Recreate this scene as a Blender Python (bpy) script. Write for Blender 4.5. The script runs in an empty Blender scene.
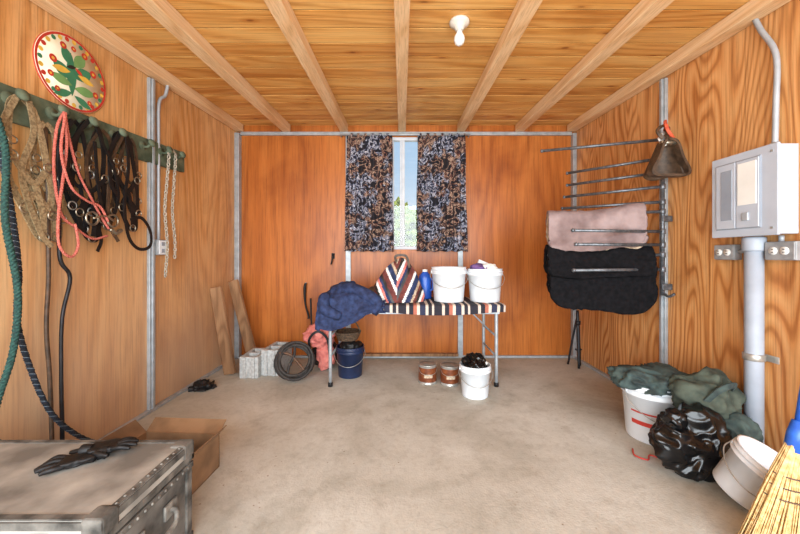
import bpy, bmesh, math, random
from mathutils import Vector, Matrix, noise, Euler
random.seed(7)
D=bpy.data
def lin(c):
    return tuple(((v/255)/12.92 if v/255<=0.04045 else ((v/255+0.055)/1.055)**2.4) for v in c)+(1,)
# ---------------------------------------------------------------- materials
def newmat(name):
    m=D.materials.new(name); m.use_nodes=True
    nt=m.node_tree; b=nt.nodes['Principled BSDF']; return m,nt,b
def N(nt,t,**k):
    n=nt.nodes.new(t)
    for a,v in k.items(): setattr(n,a,v)
    return n
def coords(nt,scale=(1,1,1),loc=(0,0,0)):
    tc=N(nt,'ShaderNodeTexCoord'); mp=N(nt,'ShaderNodeMapping')
    mp.inputs['Scale'].default_value=scale; mp.inputs['Location'].default_value=loc
    nt.links.new(tc.outputs['Object'],mp.inputs['Vector']); return mp.outputs['Vector']
def noiseN(nt,vec,scale,detail=4,rough=.5,dist=0):
    n=N(nt,'ShaderNodeTexNoise'); n.inputs['Scale'].default_value=scale; n.inputs['Detail'].default_value=detail
    n.inputs['Roughness'].default_value=rough; n.inputs['Distortion'].default_value=dist
    nt.links.new(vec,n.inputs['Vector']); return n.outputs['Fac']
def ramp(nt,fac,stops,interp='LINEAR'):
    r=N(nt,'ShaderNodeValToRGB'); r.color_ramp.interpolation=interp
    e=r.color_ramp.elements
    e[0].position=stops[0][0]; e[0].color=stops[0][1]
    e[1].position=stops[-1][0]; e[1].color=stops[-1][1]
    for p,c in stops[1:-1]:
        q=e.new(p); q.color=c
    nt.links.new(fac,r.inputs['Fac']); return r.outputs['Color']
def mix(nt,fac,a,b,mode='MIX'):
    m=N(nt,'ShaderNodeMix'); m.data_type='RGBA'; m.blend_type=mode
    for s,v in ((0,fac),(6,a),(7,b)):
        if isinstance(v,bpy.types.NodeSocket): nt.links.new(v,m.inputs[s])
        else: m.inputs[s].default_value=v
    return m.outputs[2]
def math_(nt,op,a,b=0.0):
    m=N(nt,'ShaderNodeMath'); m.operation=op
    for i,v in ((0,a),(1,b)):
        if isinstance(v,bpy.types.NodeSocket): nt.links.new(v,m.inputs[i])
        else: m.inputs[i].default_value=v
    return m.outputs[0]
def bump(nt,b,h,strength=.3,dist=.01):
    n=N(nt,'ShaderNodeBump'); n.inputs['Strength'].default_value=strength; n.inputs['Distance'].default_value=dist
    nt.links.new(h,n.inputs['Height']); nt.links.new(n.outputs['Normal'],b.inputs['Normal'])
def M(name,c,c2=None,rough=.6,metal=0,scale=20,bs=.2,detail=4,bd=.004,spec=.5):
    m,nt,b=newmat(name)
    b.inputs['Roughness'].default_value=rough; b.inputs['Metallic'].default_value=metal
    b.inputs['Specular IOR Level'].default_value=spec
    v=coords(nt); f=noiseN(nt,v,scale,detail)
    c=lin(c); c2=lin(c2) if c2 else tuple(x*.8 for x in c[:3])+(1,)
    nt.links.new(ramp(nt,f,[(.35,c2),(.65,c)]),b.inputs['Base Color'])
    if bs: bump(nt,b,f,bs,bd)
    return m
def wood(name,cols,stretch=(1.6,1.6,.28),freq=26,nscale=1.0,rough=.45,loc=(0,0,0),contrast=.5,knots=None,pale=None,spec=.35,fibre=.7,kd=1.0,patch=0):
    """contour-line cathedral grain"""
    m,nt,b=newmat(name); b.inputs['Roughness'].default_value=rough
    b.inputs['Specular IOR Level'].default_value=spec
    v=coords(nt,stretch,loc)
    f=noiseN(nt,v,nscale,2.0,.4,.2)
    s=math_(nt,'SINE',math_(nt,'MULTIPLY',f,freq*6.28))
    s=math_(nt,'ADD',math_(nt,'MULTIPLY',s,.5),.5)
    grain=ramp(nt,s,[(0,lin(cols[0])),(.28,lin(cols[1])),(1,lin(cols[2]))])
    mx_=max(stretch)
    v2=coords(nt,tuple(9*x if x>.5*mx_ else x*1.6 for x in stretch),loc)
    f2=noiseN(nt,v2,6,6,.65)
    big=noiseN(nt,coords(nt,stretch,(3.3,1.7,.4)),1.3,4)
    base=ramp(nt,big,[(.3,lin(cols[0])),(.5,lin(cols[1])),(.7,lin(cols[2]))])
    c=mix(nt,contrast,base,grain)
    fib=ramp(nt,f2,[(.3,(.55,.48,.42,1)),(.5,(.97,.96,.95,1)),(.7,(1.12,1.12,1.12,1))])
    c=mix(nt,fibre,c,fib,'MULTIPLY')
    if patch:
        pn=noiseN(nt,coords(nt,(1,1,.7),(6,2,1)),1.6,6,.6,.6)
        c=mix(nt,patch,c,ramp(nt,pn,[(.32,(.66,.56,.48,1)),(.48,(1,1,1,1)),(.7,(1.12,1.14,1.16,1))]),'MULTIPLY')
    if knots:
        vo=N(nt,'ShaderNodeTexVoronoi'); vo.inputs['Scale'].default_value=knots[1]
        nt.links.new(coords(nt,knots[0],(.37,.21,.8)),vo.inputs['Vector'])
        k=ramp(nt,vo.outputs['Distance'],[(.0,(.25,.14,.07,1)),(.05*kd,(.34,.19,.1,1)),(.085*kd,(.8,.66,.52,1)),(.2*kd,(1,1,1,1))])
        c=mix(nt,.85,c,k,'MULTIPLY')
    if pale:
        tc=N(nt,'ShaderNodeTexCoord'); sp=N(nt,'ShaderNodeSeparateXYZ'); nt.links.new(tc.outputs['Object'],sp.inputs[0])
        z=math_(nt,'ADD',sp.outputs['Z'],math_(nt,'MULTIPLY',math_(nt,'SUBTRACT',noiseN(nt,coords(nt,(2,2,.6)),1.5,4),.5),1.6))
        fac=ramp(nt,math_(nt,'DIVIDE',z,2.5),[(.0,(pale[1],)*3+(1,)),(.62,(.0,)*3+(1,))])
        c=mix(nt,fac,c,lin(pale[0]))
    nt.links.new(c,b.inputs['Base Color'])
    bump(nt,b,f2,.15,.003)
    return m
def stripes(name,axis,scale,stops,rough=.9,warp=.0):
    m,nt,b=newmat(name); b.inputs['Roughness'].default_value=rough
    tc=N(nt,'ShaderNodeTexCoord'); d=N(nt,'ShaderNodeVectorMath'); d.operation='DOT_PRODUCT'
    d.inputs[1].default_value=axis; nt.links.new(tc.outputs['Object'],d.inputs[0])
    f=math_(nt,'MULTIPLY',d.outputs['Value'],scale)
    f=math_(nt,'ADD',f,math_(nt,'MULTIPLY',noiseN(nt,coords(nt),6,2),warp))
    f=math_(nt,'FRACT',math_(nt,'ADD',f,50))
    c=ramp(nt,f,[(p,lin(x)) for p,x in stops],'CONSTANT')
    n=noiseN(nt,coords(nt),150,3); c=mix(nt,.35,c,ramp(nt,n,[(.3,(.5,.5,.5,1)),(.7,(1.1,1.1,1.1,1))]),'MULTIPLY')
    nt.links.new(c,b.inputs['Base Color']); bump(nt,b,n,.3,.003)
    return m
mat={}
mat['ply_back']=wood('plywood_back',[(146,78,30),(174,98,40),(194,118,56)],freq=12,contrast=.35,rough=.36,loc=(1,2,0),fibre=.85,patch=.6)
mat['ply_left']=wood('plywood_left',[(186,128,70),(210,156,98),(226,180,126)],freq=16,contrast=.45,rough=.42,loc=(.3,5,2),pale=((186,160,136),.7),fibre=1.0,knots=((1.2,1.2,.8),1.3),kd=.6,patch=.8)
mat['ply_right']=wood('plywood_right',[(152,88,40),(206,142,82),(226,174,116)],stretch=(1.7,1.7,.25),freq=30,nscale=1.5,contrast=.55,rough=.4,loc=(2,1.4,3),fibre=.85,knots=((1.3,1.3,.9),1.6),kd=.7,patch=.6)
mat['deck']=wood('ceiling_boards',[(190,126,56),(222,164,88),(238,194,124)],stretch=(.3,2.6,2),freq=13,nscale=1.1,contrast=.4,rough=.5,knots=((1.1,3.2,1),2.4),fibre=.8,patch=.5)
mat['deck2']=wood('ceiling_boards_b',[(180,114,48),(212,150,76),(232,182,110)],stretch=(.34,2.8,2),freq=14,nscale=1.1,contrast=.4,rough=.5,loc=(4,3,1),knots=((1.3,3.0,1),2.2),fibre=.8,patch=.5)
mat['beam']=wood('rafter_wood',[(208,162,112),(230,192,146),(242,214,174)],stretch=(3,.25,3),freq=10,contrast=.4,rough=.6,knots=((5,1.3,5),1.0))
mat['rawwood']=wood('raw_board',[(104,74,50),(142,104,72),(174,136,100)],stretch=(5,5,.8),freq=9,contrast=.35,rough=.75)
mat['galv']=M('galvanized_steel',(176,182,186),(154,160,164),rough=.45,metal=.35,scale=18,bs=.02)
mat['conduit']=M('conduit_grey',(176,182,188),(162,168,174),rough=.45,metal=.2,scale=15,bs=0)
mat['pvc']=M('pvc_grey',(166,174,186),(156,164,176),rough=.5,scale=8,bs=0)
mat['panel']=M('panel_enamel',(186,194,206),(178,186,198),rough=.45,scale=8,bs=0)
mat['panel_d']=M('panel_recess',(146,154,166),(138,146,158),rough=.5,scale=8,bs=0)
mat['label']=M('paper_label',(236,236,232),(225,225,220),rough=.8,scale=8,bs=0)
mat['white']=M('white_plastic',(230,235,240),(222,226,230),rough=.4,scale=10,bs=0)
mat['wframe']=M('window_frame_white',(210,214,220),(196,200,206),rough=.5,scale=10,bs=0)
mat['black']=M('black_leather',(26,24,25),(15,14,14),rough=.55,scale=60,bs=.3,spec=.35)
mat['blackpl']=M('black_plastic_bag',(16,16,18),(10,10,12),rough=.24,scale=9,bs=.25,bd=.01)
mat['blackm']=M('black_metal',(44,44,48),(28,28,30),rough=.45,metal=.4,scale=20,bs=.1)
mat['rackm']=M('rack_metal',(120,124,130),(84,88,92),rough=.4,metal=.6,scale=40,bs=.1)
mat['khaki']=M('khaki_webbing',(166,146,110),(118,98,70),rough=.85,scale=90,bs=.4)
mat['brownl']=M('brown_leather',(88,66,48),(54,40,28),rough=.55,scale=30,bs=.3)
mat['brass']=M('ring_metal',(186,178,160),(130,124,110),rough=.35,metal=.9,scale=30,bs=0)
mat['latch']=M('dull_latch_metal',(150,146,138),(100,96,90),rough=.7,metal=.15,scale=30,bs=.2)
mat['redrope']=M('red_rope',(206,120,104),(172,80,68),rough=.9,scale=120,bs=.5)
mat['greenrope']=M('green_rope',(42,82,74),(20,46,44),rough=.9,scale=120,bs=.5)
mat['darkrope']=stripes('dark_speckled_rope',(0,.4,1),40,[(0,(24,30,40)),(.5,(28,38,52)),(.78,(130,142,152)),(.85,(20,24,32))],warp=.8)
mat['railgreen']=M('rail_green_paint',(104,114,92),(62,74,56),rough=.8,scale=14,bs=.4,detail=7)
mat['chain']=M('white_cotton_lead',(196,186,168),(140,130,116),rough=.8,scale=140,bs=.5)
mat['outlet']=M('outlet_grey',(170,172,174),(146,148,150),rough=.5,metal=.3,scale=20,bs=.05)
mat['trunktop']=M('trunk_worn_canvas',(172,168,160),(112,108,102),rough=.9,scale=5,bs=.35,detail=14,spec=.15)
mat['trunkside']=M('trunk_side_vinyl',(126,122,116),(50,49,48),rough=.9,scale=7,bs=.5,detail=14,spec=.15)
mat['trunkmetal']=M('trunk_metal_trim',(118,114,108),(62,60,57),rough=.9,metal=0,scale=16,bs=.4,detail=12,spec=.15)
mat['card']=M('cardboard',(150,116,84),(98,74,52),rough=.9,scale=5,bs=.1,detail=7)
mat['block']=M('concrete_block',(192,194,192),(160,160,158),rough=.95,scale=45,bs=.5,detail=6)
mat['rubber']=M('hose_rubber',(62,56,52),(36,33,32),rough=.7,scale=40,bs=.4)
mat['rust']=M('rusty_steel',(120,90,70),(70,54,46),rough=.7,metal=.4,scale=30,bs=.3)
mat['salmon']=M('salmon_cloth',(222,136,124),(188,100,92),rough=.9,scale=14,bs=.3)
mat['navy']=M('navy_denim',(42,58,98),(18,28,60),rough=.85,scale=25,bs=.4)
mat['navyb']=M('navy_bucket',(30,46,80),(22,34,62),rough=.4,scale=10,bs=0)
mat['blue']=M('blue_plastic',(40,92,190),(28,74,160),rough=.35,scale=10,bs=0)
mat['purple']=M('purple_cloth',(124,96,156),(88,64,118),rough=.8,scale=20,bs=.2)
mat['wicker']=M('wicker',(104,82,60),(62,46,34),rough=.8,scale=80,bs=.9)
mat['copper']=M('can_copper_label',(140,78,44),(104,54,32),rough=.4,metal=.2,scale=25,bs=0)
mat['tin']=M('tin_metal',(190,188,182),(160,158,152),rough=.35,metal=.6,scale=30,bs=0)
mat['olive']=M('olive_canvas',(80,88,76),(46,54,46),rough=.9,scale=16,bs=.4)
mat['teal']=M('grey_green_cloth',(72,88,84),(42,52,52),rough=.9,scale=18,bs=.4)
mat['straw']=M('broom_straw',(228,198,142),(186,148,90),rough=.8,scale=60,bs=.2)
mat['stitch']=M('stitch_dark',(90,70,60),rough=.8,bs=0)
mat['bluehandle']=M('blue_handle',(48,104,200),(36,84,176),rough=.35,bs=0)
mat['mauve']=M('mauve_felt',(158,138,136),(116,96,94),rough=.95,scale=7,bs=.5,detail=8)
mat['fleece']=M('fleece_tan',(200,180,156),(160,138,114),rough=.95,scale=50,bs=.7)
mat['blackfelt']=M('black_felt',(22,21,24),(12,12,14),rough=.95,scale=40,bs=.5,spec=.15)
mat['orange']=M('orange_strap',(204,86,52),(170,66,40),rough=.7,scale=60,bs=.2)
mat['ceramic']=M('white_ceramic',(214,210,200),(206,202,192),rough=.3,bs=0)
mat['cream']=M('sign_cream',(238,232,208),(232,222,190),rough=.5,bs=0)
mat['sred']=M('sign_red',(200,58,46),rough=.5,bs=0)
mat['sgreen']=M('sign_green',(60,132,96),rough=.5,bs=0)
mat['slime']=M('sign_light_green',(120,166,100),rough=.5,bs=0)
mat['syellow']=M('sign_yellow',(234,190,80),rough=.5,bs=0)
mat['sblack']=M('sign_black',(40,36,34),rough=.5,bs=0)
mat['maroon']=M('maroon_weave',(116,58,50),(84,40,38),rough=.9,bs=.2)
mat['gap']=M('board_gap',(84,50,24),(70,40,20),rough=1,bs=0)
mat['grass']=M('desert_ground',(206,194,172),(186,172,148),rough=1,scale=3,bs=.2)
mat['leaf']=M('tree_foliage',(120,140,44),(44,70,22),rough=.9,scale=9,bs=.8,detail=8)
mat['bark']=M('tree_bark',(110,90,70),rough=.9)
mat['blanket']=stripes('striped_saddle_blanket',(1,0,0),3.4,[(0,(40,38,48)),(.18,(206,190,176)),(.26,(40,38,48)),(.38,(176,104,84)),(.48,(214,200,184)),(.56,(46,50,74)),(.72,(210,196,180)),(.80,(40,38,48)),(.9,(206,190,176)),(.96,(40,38,48))])
m,nt,b=newmat('window_glass'); nt.nodes.remove(b)
t=N(nt,'ShaderNodeBsdfTransparent'); g=N(nt,'ShaderNodeBsdfGlossy'); g.inputs['Roughness'].default_value=.02
mx=N(nt,'ShaderNodeMixShader'); mx.inputs[0].default_value=.04
nt.links.new(t.outputs[0],mx.inputs[1]); nt.links.new(g.outputs[0],mx.inputs[2]); nt.links.new(mx.outputs[0],nt.nodes['Material Output'].inputs[0])
mat['glass']=m
mat['bulb']=M('bulb_frosted',(226,226,226),(222,222,220),rough=.3,bs=0)
# concrete floor
m,nt,b=newmat('concrete_floor'); b.inputs['Roughness'].default_value=.8
v=coords(nt)
f1=noiseN(nt,v,1.5,10,.62,.5); f2=noiseN(nt,v,8,10,.7); f3=noiseN(nt,v,90,3)
c=ramp(nt,f1,[(.32,lin((164,160,148))),(.5,lin((190,188,178))),(.68,lin((206,206,198)))])
c=mix(nt,.55,c,ramp(nt,f2,[(.3,(.62,.58,.54,1)),(.5,(1,1,1,1))]),'MULTIPLY')
c=mix(nt,.3,c,ramp(nt,noiseN(nt,v,38,8,.75),[(.35,(.6,.55,.5,1)),(.5,(1,1,1,1)),(.7,(1.1,1.1,1.1,1))]),'MULTIPLY')
vo=N(nt,'ShaderNodeTexVoronoi'); vo.inputs['Scale'].default_value=22; nt.links.new(v,vo.inputs['Vector'])
sp=ramp(nt,vo.outputs['Distance'],[(.0,(.4,.32,.25,1)),(.07,(.6,.5,.42,1)),(.11,(1,1,1,1)),(1,(1,1,1,1))])
msk=ramp(nt,noiseN(nt,v,2.2,4),[(.5,(0,0,0,1)),(.6,(1,1,1,1))])
c=mix(nt,msk,c,mix(nt,1.0,c,sp,'MULTIPLY'))
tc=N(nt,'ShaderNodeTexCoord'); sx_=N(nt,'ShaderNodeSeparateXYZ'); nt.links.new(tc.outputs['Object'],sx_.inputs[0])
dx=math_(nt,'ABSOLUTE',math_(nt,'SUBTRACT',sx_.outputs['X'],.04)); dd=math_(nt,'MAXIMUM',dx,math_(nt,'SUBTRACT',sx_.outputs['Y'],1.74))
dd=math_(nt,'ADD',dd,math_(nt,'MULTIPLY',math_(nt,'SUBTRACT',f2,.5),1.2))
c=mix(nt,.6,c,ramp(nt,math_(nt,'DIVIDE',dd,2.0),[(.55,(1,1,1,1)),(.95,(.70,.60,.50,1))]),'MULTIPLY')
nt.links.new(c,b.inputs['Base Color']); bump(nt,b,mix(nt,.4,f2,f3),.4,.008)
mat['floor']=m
# curtain print
m,nt,b=newmat('curtain_print'); b.inputs['Roughness'].default_value=.9
v=coords(nt,(1,.3,1))
f=noiseN(nt,v,17,5,.6,1.0)
fw=ramp(nt,f,[(0,lin((20,20,30))),(.45,lin((54,56,80))),(.48,lin((140,146,168))),(.51,lin((212,210,212))),(.53,lin((92,96,124))),(.555,lin((22,21,30)))],'CONSTANT')
f2=noiseN(nt,coords(nt,(1,.3,1),(5,2,3)),14,5,.6,.8)
tan=ramp(nt,f2,[(0,lin((24,21,28))),(.44,lin((82,52,46))),(.48,lin((176,150,130))),(.515,lin((100,58,50))),(.55,lin((22,20,28)))],'CONSTANT')
sel=ramp(nt,noiseN(nt,coords(nt,(1,.3,1),(1,7,9)),5,4,.6),[(.47,(0,0,0,1)),(.52,(1,1,1,1))])
c=mix(nt,sel,fw,tan); nt.links.new(c,b.inputs['Base Color'])
mat['curtain']=m
# ---------------------------------------------------------------- mesh builder
def cr(pts,n=8,closed=False):
    P=[Vector(p) for p in pts]
    if len(P)<3: return P
    out=[]; L=len(P)
    rng=range(L if closed else L-1)
    for i in rng:
        if closed: a,b_,c_,d=P[(i-1)%L],P[i],P[(i+1)%L],P[(i+2)%L]
        else: a=P[i-1] if i>0 else P[0]*2-P[1]; b_=P[i]; c_=P[i+1]; d=P[i+2] if i+2<L else P[-1]*2-P[-2]
        for k in range(n):
            t=k/n
            out.append(.5*((2*b_)+(-a+c_)*t+(2*a-5*b_+4*c_-d)*t*t+(-a+3*b_-3*c_+d)*t**3))
    if not closed: out.append(P[-1])
    return out
class B:
    def __init__(s,name): s.n=name; s.v=[]; s.f=[]; s.m=[]; s.sm=[]; s.mats=[]; s.M=Matrix()
    def mi(s,k):
        if k not in s.mats: s.mats.append(k)
        return s.mats.index(k)
    def add(s,vs,fs,mk,smooth=True):
        o=len(s.v); s.v+= [s.M@Vector(v) for v in vs]
        for i,f in enumerate(fs):
            s.f.append([o+j for j in f]); s.m.append(s.mi(mk[i] if isinstance(mk,list) else mk)); s.sm.append(smooth)
    def bm(s,b,mk,smooth):
        b.verts.ensure_lookup_table(); b.verts.index_update()
        s.add([v.co.copy() for v in b.verts],[[v.index for v in f.verts] for f in b.faces],mk,smooth); b.free()
    def box(s,lo,hi,mk,bev=0,R=None,seg=2):
        lo=Vector(lo);hi=Vector(hi);c=(lo+hi)/2;d=hi-lo
        b=bmesh.new(); bmesh.ops.create_cube(b,size=1)
        for v in b.verts: v.co=Vector((v.co.x*d.x,v.co.y*d.y,v.co.z*d.z))
        if bev: bmesh.ops.bevel(b,geom=b.edges[:],offset=bev,segments=seg,affect='EDGES',profile=.5)
        for v in b.verts: v.co=(R@v.co if R else v.co)+c
        s.bm(b,mk,False)
    def obox(s,p0,p1,w,t,mk,up=(0,0,1),bev=.002):
        p0=Vector(p0);p1=Vector(p1);z=(p1-p0);L=z.length;z.normalize();x=Vector(up).cross(z)
        if x.length<1e-4:x=Vector((1,0,0)).cross(z)
        x.normalize();y=z.cross(x);R=Matrix((x,y,z)).transposed();c=(p0+p1)/2
        h=Vector((w,t,L))/2
        s.box(c-h,c+h,mk,bev,R)
    def slab(s,q,t,mk):
        q=[Vector(p) for p in q]; n=(q[1]-q[0]).cross(q[2]-q[0]).normalized()*t
        s.add(q+[p-n for p in q],[[0,1,2,3],[7,6,5,4],[0,4,5,1],[1,5,6,2],[2,6,7,3],[3,7,4,0]],mk,False)
    def tube(s,pts,r,mk,seg=8,n=6,closed=False,raw=False):
        P=[Vector(p) for p in pts] if raw else cr(pts,n,closed)
        L=len(P); rr=[]
        for i in range(L):
            if isinstance(r,(list,tuple)):
                t=i/(L-1)*(len(r)-1); k=min(int(t),len(r)-2); rr.append(r[k]*(1-(t-k))+r[k+1]*(t-k))
            else: rr.append(r)
        fr=s.frames(P,closed); vs=[];fs=[]
        for i in range(L):
            a,b_=fr[i]
            for k in range(seg):
                t=2*math.pi*k/seg; vs.append(P[i]+a*math.cos(t)*rr[i]+b_*math.sin(t)*rr[i])
        for i in range(L if closed else L-1):
            j=(i+1)%L
            for k in range(seg): fs.append([i*seg+k,i*seg+(k+1)%seg,j*seg+(k+1)%seg,j*seg+k])
        if not closed: fs.append(list(range(seg))[::-1]); fs.append([(L-1)*seg+k for k in range(seg)])
        s.add(vs,fs,mk,True)
    def frames(s,P,closed=False):
        L=len(P); T=[]
        for i in range(L):
            a=P[i-1] if (i>0 or closed) else P[i]; b_=P[(i+1)%L] if (i<L-1 or closed) else P[i]
            t=(b_-a); T.append(t.normalized() if t.length>1e-9 else Vector((0,0,1)))
        u=T[0].orthogonal().normalized(); out=[]
        for t in T:
            u=(u-t*u.dot(t)); u=u.normalized() if u.length>1e-6 else t.orthogonal().normalized()
            out.append((u,t.cross(u)))
        return out
    def rope(s,pts,r,mk,pitch=.04,n=10):
        P=cr(pts,n); Q=[P[0]]
        for i in range(1,len(P)):
            d=(P[i]-P[i-1]).length; k=max(1,int(d/.008))
            for j in range(1,k+1): Q.append(P[i-1].lerp(P[i],j/k))
        fr=s.frames(Q)
        for st in range(3):
            acc=0;out=[]
            for i,p in enumerate(Q):
                if i: acc+=(p-Q[i-1]).length
                a=2*math.pi*(acc/pitch+st/3); out.append(p+fr[i][0]*math.cos(a)*r*.5+fr[i][1]*math.sin(a)*r*.5)
            s.tube(out,r*.56,mk,seg=6,raw=True)
    def strap(s,pts,w,t,mk,nrm=(1,0,0),n=8,closed=False,twist=0):
        P=cr(pts,n,closed); L=len(P); vs=[];fs=[]
        for i in range(L):
            a=P[i-1] if (i>0 or closed) else P[i]; b_=P[(i+1)%L] if (i<L-1 or closed) else P[i]
            T=(b_-a).normalized(); nn=Vector(nrm)
            if twist: nn=Matrix.Rotation(twist*math.sin(i*.35),3,T)@nn
            nn=(nn-T*nn.dot(T)); nn=nn.normalized() if nn.length>1e-4 else T.orthogonal().normalized()
            W=T.cross(nn)
            for a_,b2 in ((-1,-1),(1,-1),(1,1),(-1,1)): vs.append(P[i]+W*a_*w/2+nn*b2*t/2)
        for i in range(L if closed else L-1):
            j=(i+1)%L
            for k in range(4): fs.append([i*4+k,i*4+(k+1)%4,j*4+(k+1)%4,j*4+k])
        if not closed: fs+=[[3,2,1,0],[(L-1)*4+k for k in range(4)]]
        s.add(vs,fs,mk,False)
    def ring(s,c,R,r,mk,nrm=(1,0,0),seg=20):
        q=Vector((0,0,1)).rotation_difference(Vector(nrm)); c=Vector(c)
        s.tube([c+q@Vector((R*math.cos(2*math.pi*k/seg),R*math.sin(2*math.pi*k/seg),0)) for k in range(seg)],r,mk,seg=8,closed=True,raw=True)
    def lathe(s,prof,c,mk,seg=32,axis=(0,0,1),smooth=True,sx=1,sy=1):
        q=Vector((0,0,1)).rotation_difference(Vector(axis)); c=Vector(c); vs=[];fs=[];mm=[]
        for r,z in prof:
            for k in range(seg):
                t=2*math.pi*k/seg; vs.append(c+q@Vector((r*math.cos(t)*sx,r*math.sin(t)*sy,z)))
        for i in range(len(prof)-1):
            for k in range(seg):
                fs.append([i*seg+k,i*seg+(k+1)%seg,(i+1)*seg+(k+1)%seg,(i+1)*seg+k]); mm.append(mk[i] if isinstance(mk,list) else mk)
        if prof[0][0]>1e-5: fs.append(list(range(seg))[::-1]); mm.append(mm[0])
        if prof[-1][0]>1e-5: fs.append([(len(prof)-1)*seg+k for k in range(seg)]); mm.append(mm[-1])
        s.add(vs,fs,mm,smooth)
    def cyl(s,p0,p1,r,mk,seg=20,r1=None): s.tube([p0,p1],[r,r if r1 is None else r1],mk,seg=seg,raw=True)
    def grid(s,fn,nu,nv,mk,cu=False,smooth=True):
        vs=[fn(i/nu,j/nv) for j in range(nv+1) for i in range(nu+(0 if cu else 1))]; W=nu+(0 if cu else 1); fs=[];mm=[]
        for j in range(nv):
            for i in range(nu):
                k=(i+1)%W if cu else i+1
                fs.append([j*W+i,j*W+k,(j+1)*W+k,(j+1)*W+i]); mm.append(mk(i,j) if callable(mk) else mk)
        s.add(vs,fs,mm,smooth)
    def blob(s,c,rad,mk,amp=.15,freq=5,sub=5,floor=None,seed=0,crease=.5,box=0,fn=None):
        b=bmesh.new(); bmesh.ops.create_icosphere(b,subdivisions=sub,radius=1); c=Vector(c); off=Vector((seed*3.1,seed*1.7,seed*.9))
        for v in b.verts:
            d=v.co.normalized()
            if box: 
                p=4+box; L=(abs(d.x)**p+abs(d.y)**p+abs(d.z)**p)**(1/p); q=d/L
            else: q=d
            p=Vector((q.x*rad[0],q.y*rad[1],q.z*rad[2]))
            h=noise.noise(p*freq+off)*1.0
            w=p*freq*2+off+Vector((noise.noise(p*freq),noise.noise(p*freq+Vector((9,0,0))),0))*.8
            rg=(1-abs(noise.noise(w))*2)
            rg2=(1-abs(noise.noise(w*2.1))*2)
            k=1+amp*(h*1.2+crease*(rg-.4)+crease*.5*(rg2-.4))
            p=c+p*k
            if fn: p=fn(p)
            if floor is not None and p.z<floor: p.z=floor
            v.co=p
        s.bm(b,mk,True)
    def done(s,solid=0,recenter=True):
        me=D.meshes.new(s.n)
        c=Vector((0,0,0))
        if recenter and s.v:
            lo=Vector([min(v[i] for v in s.v) for i in range(3)]);hi=Vector([max(v[i] for v in s.v) for i in range(3)]); c=(lo+hi)/2
        me.from_pydata([v-c for v in s.v],[],s.f)
        for k in s.mats: me.materials.append(mat[k])
        me.polygons.foreach_set('material_index',s.m); me.polygons.foreach_set('use_smooth',s.sm); me.update()
        b=bmesh.new(); b.from_mesh(me); bmesh.ops.recalc_face_normals(b,faces=b.faces[:]); b.to_mesh(me); b.free()
        o=D.objects.new(s.n,me); o.location=c; bpy.context.scene.collection.objects.link(o)
        if solid:
            md=o.modifiers.new('thickness','SOLIDIFY'); md.thickness=solid; md.offset=0
        return o
BOXF=[[0,1,2,3],[7,6,5,4],[0,4,5,1],[1,5,6,2],[2,6,7,3],[3,7,4,0]]
# ---------------------------------------------------------------- room
XL,XR,YB=-1.78,1.86,3.56; YF=-.55
def zr(y): return 2.42-.055*(YB-y)      # rafter underside
o=B('floor'); o.box((XL-.1,YF,-.1),(XR+.1,YB+.1,0),'floor'); o.done(recenter=False)
o=B('wall_left'); o.box((XL-.06,YF,0),(XL,YB,2.6),'ply_left'); o.done(recenter=False)
o=B('wall_right'); o.box((XR,YF,0),(XR+.06,YB,2.6),'ply_right'); o.done(recenter=False)
wx0,wx1,wz0,wz1=-.5,.56,1.16,2.37
o=B('wall_back')
o.box((XL-.06,YB,0),(wx0,YB+.06,2.6),'ply_back'); o.box((wx1,YB,0),(XR+.06,YB+.06,2.6),'ply_back')
o.box((wx0,YB,0),(wx1,YB+.06,wz0),'ply_back'); o.box((wx0,YB,wz1),(wx1,YB+.06,2.6),'ply_back'); o.done(recenter=False)
o=B('ceiling'); y=YF-.1; k=0
while y<YB+.05:
    w=.15; z0=zr(y)+.078; z1=zr(y+w)+.078
    g=.0045
    vs=[(XL-.06,y+g,z0),(XR+.06,y+g,z0),(XR+.06,y+w-g,z1),(XL-.06,y+w-g,z1)]
    vs+=[(a,b_,c_+.005) for a,b_,c_ in vs]
    o.add(vs,BOXF,'deck' if k%2 else 'deck2',False)
    y+=w; k+=1
a,b_=YF-.1,YB+.1
o.add([(XL-.06,a,zr(a)+.082),(XR+.06,a,zr(a)+.082),(XR+.06,b_,zr(b_)+.082),(XL-.06,b_,zr(b_)+.082),
 (XL-.06,a,zr(a)+.12),(XR+.06,a,zr(a)+.12),(XR+.06,b_,zr(b_)+.12),(XL-.06,b_,zr(b_)+.12)],BOXF,'gap',False)
o.done(recenter=False)
for x,w in ((-1.735,.08),(-1.235,.088),(-.618,.084),(0,.078),(.63,.084),(1.255,.088),(1.81,.09)):
    o=B('ceiling_beam')
    a,b_=YF,YB-.03
    vs=[(x-w/2,a,zr(a)),(x+w/2,a,zr(a)),(x+w/2,b_,zr(b_)),(x-w/2,b_,zr(b_))]; vs+=[(p,q,r+.077) for p,q,r in vs]
    o.add(vs,BOXF,'beam',False); ob=o.done()
    md=ob.modifiers.new('edge','BEVEL'); md.width=.004
k=1
for (lo,hi) in (((XL,2.30,0),(XL+.022,2.355,2.34)),((XL,3.50,0),(XL+.05,YB,2.40)),((XR-.022,2.305,0),(XR,2.36,2.34)),((XR-.04,3.51,0),(XR,YB,2.40)),
                ((-.605,YB-.022,0),(-.55,YB,2.39)),((.60,YB-.022,0),(.655,YB,2.39))):
    o=B('trim_%d'%k); o.box(lo,hi,'galv',.003)
    if k==1: o.box((XL+.02,2.318,0),(XL+.032,2.338,2.34),'galv',.002)
    if k==3: o.box((XR-.034,2.322,0),(XR-.02,2.342,2.34),'galv',.002)
    o.done(); k+=1
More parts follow.
